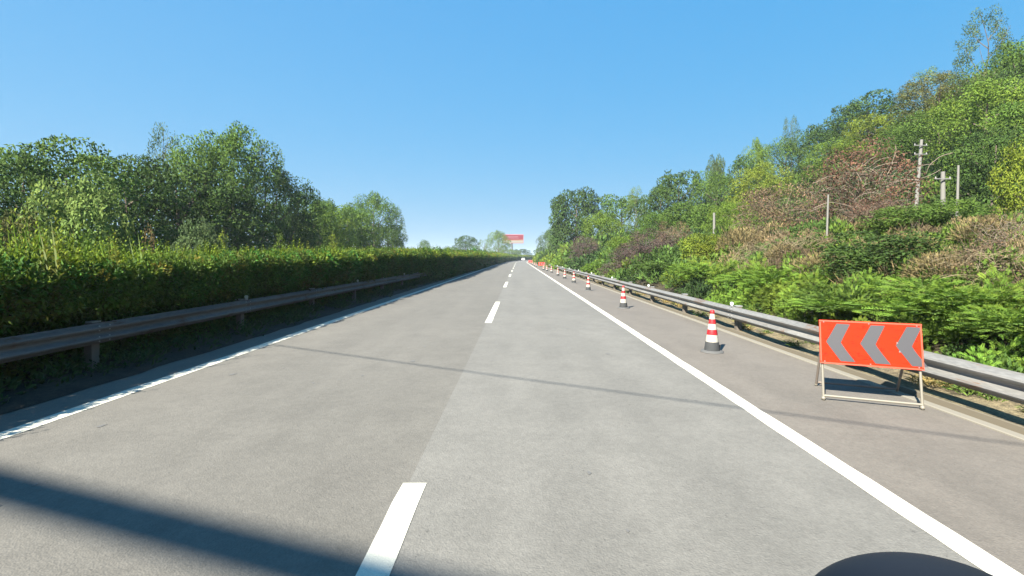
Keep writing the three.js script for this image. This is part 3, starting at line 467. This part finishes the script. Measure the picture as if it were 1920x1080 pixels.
// ---------------------------------------------------------------- posts on the bank
const poleMat = std(lin(0.205, 0.20, 0.18), 0.85), insul = std(lin(0.3, 0.3, 0.28), 0.4), armMat = std(lin(0.2, 0.2, 0.19), 0.7);
function bankPole(px, yTop, yBot, X, rad, lean, label, arms = 0, name = 'utility_pole', cat = 'pole') {
  const Z = X / ((px - VX) / F), b = at(px, yBot, Z), t = at(px + lean, yTop, Z), y0 = Math.min(b.y - 1.2, hillY(b.x, Z) - 0.2), o = thing(name, label, cat, V(b.x, y0, -Z)), h = t.y - y0, dx = t.x - b.x;
  part('shaft', rod(V(-dx * (b.y - y0) / h, 0, 0), V(dx, h, 0), rad * 0.85, rad * 0.6, 12), poleMat, o);
  for (let i = 0; i < arms; i++) { const a = part('crossarm', box(0.62, 0.04, 0.05, dx * 0.9 - 0.12, h - 0.3 - i * 0.42, rad + 0.02), armMat, o); for (const s of [-0.28, 0.27]) part('insulator', new THREE.CylinderGeometry(0.016, 0.024, 0.07, 10).translate(dx * 0.9 - 0.12 + s, h - 0.246 - i * 0.42, rad + 0.02), insul, a); }
  return o;
}
bankPole(1718, 262, 372, 19, 0.105, 10, 'tallest white utility pole with crossarms, leaning slightly right on the bank', 2);
bankPole(1768, 322, 374, 16.5, 0.115, 0, 'short thick pale pole stub right of the tallest utility pole', 1);
bankPole(1795, 310, 366, 16.8, 0.06, 2, 'thin white pole right of the thick pale pole stub', 0);
bankPole(1550, 365, 437, 10.5, 0.045, 3, 'thin white post standing among the straw-coloured stalks', 0, 'marker_post', 'post');
bankPole(1339, 399, 443, 11.5, 0.105, 0, 'pale concrete post with rounded top above the yellow-green shrub', 0, 'marker_post', 'post');
bankPole(1668, 360, 384, 15, 0.04, 2, 'short pale post below the tall reddish thicket', 0, 'marker_post', 'post');

// ---------------------------------------------------------------- traffic cones
const coneRed = std(lin(0.44, 0.012, 0.02), 0.55, { map: scuffTex }), coneWhite = std(lin(0.54, 0.52, 0.47), 0.5, { map: scuffTex }), rubber = std(lin(0.042, 0.045, 0.046), 0.85), baseTop = std(lin(0.11, 0.11, 0.107), 0.9);
const coneProto = (() => {
  const o = new THREE.Group(), R = (y) => lerp(0.135, 0.034, (y - 0.03) / 0.73);
  part('base_plate', [new THREE.CylinderGeometry(0.205, 0.215, 0.022, 8, 1).rotateY(Math.PI / 8).translate(0, 0.012, 0), new THREE.CylinderGeometry(0.165, 0.2, 0.014, 8).rotateY(Math.PI / 8).translate(0, 0.03, 0)], baseTop, o);
  const band = (a, b, m, name, out = 0) => part(name, new THREE.LatheGeometry([V(R(a) * 0.9, a, 0), V(R(a) + out, a + 0.002, 0), V(R(b) + out, b - 0.002, 0), V(R(b) * 0.9, b, 0)].map((v) => new THREE.Vector2(v.x, v.y)), 28), m, o);
  band(0.03, 0.19, rubber, 'foot_band', 0.004); band(0.19, 0.32, coneWhite, 'white_band'); band(0.32, 0.415, coneRed, 'red_band'); band(0.415, 0.52, coneWhite, 'white_band'); band(0.52, 0.605, coneRed, 'red_band'); band(0.605, 0.705, coneWhite, 'white_band');
  part('red_top', new THREE.LatheGeometry([[0.03, 0.705], [0.045, 0.708], [0.04, 0.74], [0.034, 0.768], [0.026, 0.772], [0.02, 0.76], [0.018, 0.72]].map(([a, b]) => new THREE.Vector2(a, b)), 24), coneRed, o);
  part('strap_handle', box(0.03, 0.06, 0.09, 0.15, 0.1, 0, 0.01), rubber, o);
  return o;
})();
const coneSpots = [[1335, 660, 'nearest red and white traffic cone on the shoulder, left of the arrow sign'], [1169, 578, 'second red and white traffic cone, standing in front of the guardrail on the shoulder'], [1103, 545, 'third red and white traffic cone counted from the arrow sign'], [1076.3, 531, 'fourth traffic cone along the shoulder, first of the close distant row'], [1059, 523, 'fifth traffic cone along the shoulder'], [1046, 517.5, 'sixth traffic cone along the shoulder'], [1034, 511.7, 'seventh traffic cone along the shoulder'], [1025.4, 508.6, 'eighth traffic cone, just right of the far orange board'], [1019, 506.4, 'ninth traffic cone, half in front of the far orange board'], [1005.4, 500, 'first traffic cone left of the far orange board'], [1002, 498.4, 'second traffic cone left of the far orange board'], [998.6, 496.6, 'third traffic cone left of the far orange board'], [995.5, 495, 'last tiny traffic cone in the distant row']];
coneSpots.forEach(([px, py, label], i) => {
  const Z = EYE * F / (py - VY), x = (px - VX) / F * Z; const o = i ? copyOf(coneProto, 'traffic_cone') : coneProto; if (!i) { o.name = numbered('traffic_cone'); scene.add(o); }
  tag(o, label, 'traffic cone', 'red and white cones along the hard shoulder'); o.position.set(x, 0.002, -Z); o.rotation.y = 0.35 + i * 0.8; o.rotation.z = (i % 3 - 1) * 0.012;
});

// ---------------------------------------------------------------- orange chevron boards
const boardOrange = new THREE.MeshPhysicalMaterial({ color: lin(0.40, 0.021, 0.003), roughness: 0.6, specularIntensity: 0.2, map: scuffTex }), boardEdge = std(lin(0.60, 0.07, 0.03), 0.5), chevGrey = std(lin(0.056, 0.055, 0.062), 0.5), tubeMat = std(lin(0.25, 0.23, 0.185), 0.5, { metalness: 0.15 }), rearTube = std(lin(0.20, 0.165, 0.135), 0.7), scuff = std(lin(0.17, 0.15, 0.15), 0.6);
function chevronSign(label, pos, turn) {
  const o = thing('chevron_sign', label, 'road sign', pos, turn), w = 1.03, h = 0.53, y0 = 0.44, tilt = -0.16;     // local: board along x, facing +z, leaning back
  const lean = (y) => -(y) * Math.tan(-tilt);                        // z of the front plane at height y
  const q = (x, y, dz = 0) => V(x, y, lean(y) + dz);
  const tilted = (g, x, y, dz) => { g.rotateX(tilt); const p = q(x, y, dz); g.translate(p.x, p.y, p.z); return g; };
  const b = part('board', tilted(new RoundedBoxGeometry(w, h, 0.018, 2, 0.006), 0, y0 + h / 2, 0.028), boardOrange, o);
  const rim = (ww, hh, x, y) => tilted(box(ww, hh, 0.008, 0, 0, 0, 0.003), x, y, 0.038);
  part('board_edge', [rim(w, 0.018, 0, y0 + 0.012), rim(w, 0.018, 0, y0 + h - 0.016), rim(0.018, h - 0.05, -w / 2 + 0.012, y0 + h / 2), rim(0.018, h - 0.05, w / 2 - 0.012, y0 + h / 2)], boardEdge, b);
  const s = new THREE.Shape(), cw = 0.14, ch = 0.225, cx = 0.11; s.moveTo(cx, ch); s.lineTo(cx - cw, ch); s.quadraticCurveTo(cx - cw - 0.09, 0.045, cx - cw - 0.115, 0); s.quadraticCurveTo(cx - cw - 0.09, -0.045, cx - cw + 0.03, -ch); s.lineTo(cx + 0.04, -ch); s.quadraticCurveTo(cx - 0.08, -0.05, cx - 0.10, 0.0); s.quadraticCurveTo(cx - 0.08, 0.05, cx, ch);
  for (const x of [-0.335, 0.015, 0.365]) part('chevron', tilted(new THREE.ExtrudeGeometry(s, { depth: 0.003, bevelEnabled: false, curveSegments: 6 }).translate(0.035, 0, 0), x, y0 + h / 2, 0.0375), chevGrey, b);
  for (const i of [-1, 0, 1]) for (const y of [0.03, h - 0.03]) part('rivet', tilted(new THREE.SphereGeometry(0.008, 8, 6).scale(1, 1, 0.5), i * (w / 2 - 0.05), y0 + y, 0.041), scuff, b);
  for (const [x, y] of [[0.27, 0.05], [0.29, -0.11]]) part('scratch', tilted(new THREE.CircleGeometry(0.009, 7).scale(1, 1.4, 1), x, y0 + h / 2 + y * 0.6, 0.0425), scuff, b);
  const T1 = y0 + h - 0.02, back = -0.72;
  const L = -w / 2 + 0.03, Rr = w / 2 - 0.03;
  for (const x of [L, Rr]) { part('front_leg', rod(q(x, 0.02), q(x, T1), 0.0145, 0.0145, 10), tubeMat, o); part('rear_leg', rod(V(x * 0.92, 0.02, back), q(x * 0.92, T1 - 0.03, -0.03), 0.015, 0.015, 10), rearTube, o); part('foot', [new THREE.SphereGeometry(0.026, 10, 8).translate(x, 0.024, lean(0.02)), new THREE.SphereGeometry(0.02, 10, 8).translate(x * 0.92, 0.02, back)], tubeMat, o); }
  part('front_bar', rod(q(L, 0.055), q(Rr, 0.055), 0.0145, 0.0145, 10), tubeMat, o);
  part('rear_bar', rod(V(L * 0.92, 0.05, back), V(Rr * 0.92, 0.05, back), 0.014, 0.014, 8), rearTube, o);
  return o;
}
{ // near board: measured from its two front feet
  const a = at(1538, 750, 5.86), b = at(1737, 770, 5.46), m = a.clone().add(b).multiplyScalar(0.5);
  chevronSign('orange board with three grey left-pointing arrows on an A-frame beside the right guardrail', V(m.x, 0.003, m.z), -Math.atan2(b.z - a.z, b.x - a.x));
  const f = at(1015.5, 503.5, 73); chevronSign('distant orange arrow board on the shoulder beyond the row of cones', V(f.x, 0.003, f.z), -0.2);
  const g = at(994.5, 496, 118); chevronSign('farthest small red and white board on the shoulder by the road bend', V(g.x, 0.003, g.z), -0.2);
}

// ---------------------------------------------------------------- billboard, car
{
  const cv = document.createElement('canvas'); cv.width = 512; cv.height = 224; const c = cv.getContext('2d');
  c.fillStyle = '#cf1230'; c.fillRect(0, 0, 512, 224); c.fillStyle = '#f2e6d2'; c.beginPath(); c.moveTo(0, 165); c.bezierCurveTo(120, 130, 260, 165, 512, 140); c.lineTo(512, 224); c.lineTo(0, 224); c.fill();
  c.fillStyle = '#f0a070'; c.beginPath(); c.moveTo(0, 150); c.bezierCurveTo(120, 118, 260, 150, 512, 128); c.lineTo(512, 146); c.bezierCurveTo(260, 170, 120, 138, 0, 170); c.fill();
  c.fillStyle = '#f7c3c8'; for (let i = 0; i < 9; i++) c.fillRect(120 + i * 30, 44, 22, 22); for (let i = 0; i < 14; i++) c.fillRect(110 + i * 21, 88, 13, 12);
  const tex = new THREE.CanvasTexture(cv); tex.colorSpace = THREE.SRGBColorSpace;
  const Z = 340, a = at(962, 448, Z), wd = 39 * Z / F, hg = 16.5 * Z / F, o = thing('billboard', 'large red and white billboard on a single tall post above the road ahead', 'billboard', V(a.x, 0, a.z), 0.08);
  part('panel_frame', box(wd, hg, 2.0, 0, a.y, 0, 0.1), std(lin(0.55, 0.16, 0.16), 0.6), o);
  part('poster', new THREE.PlaneGeometry(wd - 0.5, hg - 0.5).translate(0, a.y, 1.02), std(lin(0.31, 0.31, 0.31), 0.85, { map: tex }), o);
  part('post', new THREE.CylinderGeometry(0.7, 0.85, a.y - hg / 2 + 0.1, 14).translate(-0.8, (a.y - hg / 2) / 2, 0), std(lin(0.16, 0.17, 0.18), 0.7), o);
}
{
  const Z = 232, o = thing('car', 'tiny white car far ahead near the bend of the road', 'car', W(-1.5, 0, Z), 0);
  const white = std(lin(0.78, 0.78, 0.78), 0.35), glass = std(lin(0.03, 0.035, 0.04), 0.1), tyre = std(lin(0.02, 0.02, 0.02), 0.9);
  part('body', [new RoundedBoxGeometry(1.78, 0.62, 4.3, 3, 0.16).translate(0, 0.58, 0), new RoundedBoxGeometry(1.5, 0.55, 2.3, 3, 0.2).translate(0, 1.08, 0.1)], white, o);
  part('rear_window', box(1.25, 0.34, 0.05, 0, 1.12, 1.235, 0.02), glass, o); for (const s of [-1, 1]) { part('tail_light', box(0.26, 0.14, 0.04, s * 0.7, 0.72, 2.145, 0.01), std(lin(0.4, 0.02, 0.02), 0.3), o); for (const z of [-1.3, 1.3]) part('wheel', new THREE.CylinderGeometry(0.32, 0.32, 0.2, 16).rotateZ(Math.PI / 2).translate(s * 0.82, 0.32, z), tyre, o); }
}
// ---------------------------------------------------------------- the car's own dashboard, and an added beam and a cable throwing shadows from behind
{
  const Z = 0.8, p = at(1738, 1040, Z), navy = std(lin(0.010, 0.013, 0.020), 0.7);
  const o = thing('car_dashboard', 'dark navy rounded dashboard pod peeking in at the bottom right corner', 'dashboard', V(p.x, p.y - 0.02, -Z));
  const g = new THREE.SphereGeometry(1, 48, 24, 0, Math.PI * 2, 0, Math.PI / 2).scale(0.205, 0.115, 0.13).translate(0, -0.115, 0); part('pod', [g, new THREE.CylinderGeometry(1, 1.02, 0.02, 48).scale(0.205, 1, 0.13).translate(0, -0.124, 0)], navy, o);
  part('dash_top', new RoundedBoxGeometry(1.5, 0.12, 0.3, 3, 0.04).translate(-0.5, -0.185, 0.06), std(lin(0.02, 0.02, 0.022), 0.8), o);
}
{
  const steel = std(lin(0.35, 0.36, 0.37), 0.6, { metalness: 0.3 }), h = 12, a = V(-24.45, h, 4.22), b = V(6.05, h, 14.61);
  const o = thing('added_gantry', 'grey steel gantry added behind the viewpoint to throw the soft dark band across the lower left road', 'gantry');
  for (const y of [-0.075, 0.075]) part('beam', rod(a.clone().add(V(0, y, 0)), b.clone().add(V(0, y, 0)), 0.078, 0.078, 16), steel, o);  // pipes put in out of view, shaped for the soft shadow band
  for (const e of [a, b]) part('post', rod(V(e.x, -0.1, e.z), V(e.x, h - 0.1, e.z), 0.16, 0.14, 14), steel, o);
  const P = (X) => V(X, 7, -(1.8 - (X + 8.56) * 0.5215)), pts = Array.from({ length: 13 }, (_, i) => { const X = lerp(-26, 20, i / 12), q = P(X); q.y = 7 + 0.9 * ((X + 3) / 23) ** 2; return q; });
  tag(part('overhead_cable', new THREE.TubeGeometry(new THREE.CatmullRomCurve3(pts), 60, 0.013, 8), std(lin(0.03, 0.03, 0.03), 0.7)), 'black overhead cable crossing behind the viewpoint whose thin shadow crosses the lanes', 'cable');
  for (const [e, l] of [[pts[0], 'concrete pole left of the road carrying the overhead cable'], [pts[12], 'concrete pole right of the road carrying the overhead cable']]) { const q = thing('cable_pole', l, 'pole', V(e.x, -0.1, e.z)); part('shaft', rod(V(0, 0, 0), V(0, e.y + 0.4, 0), 0.17, 0.11, 14), poleMat, q); part('bracket', box(0.5, 0.08, 0.08, 0, e.y + 0.06, 0), steel, q); }
}
scene.traverse((o) => { if (o.isMesh) { o.castShadow = true; o.receiveShadow = true; } });
renderer.render(scene, camera);
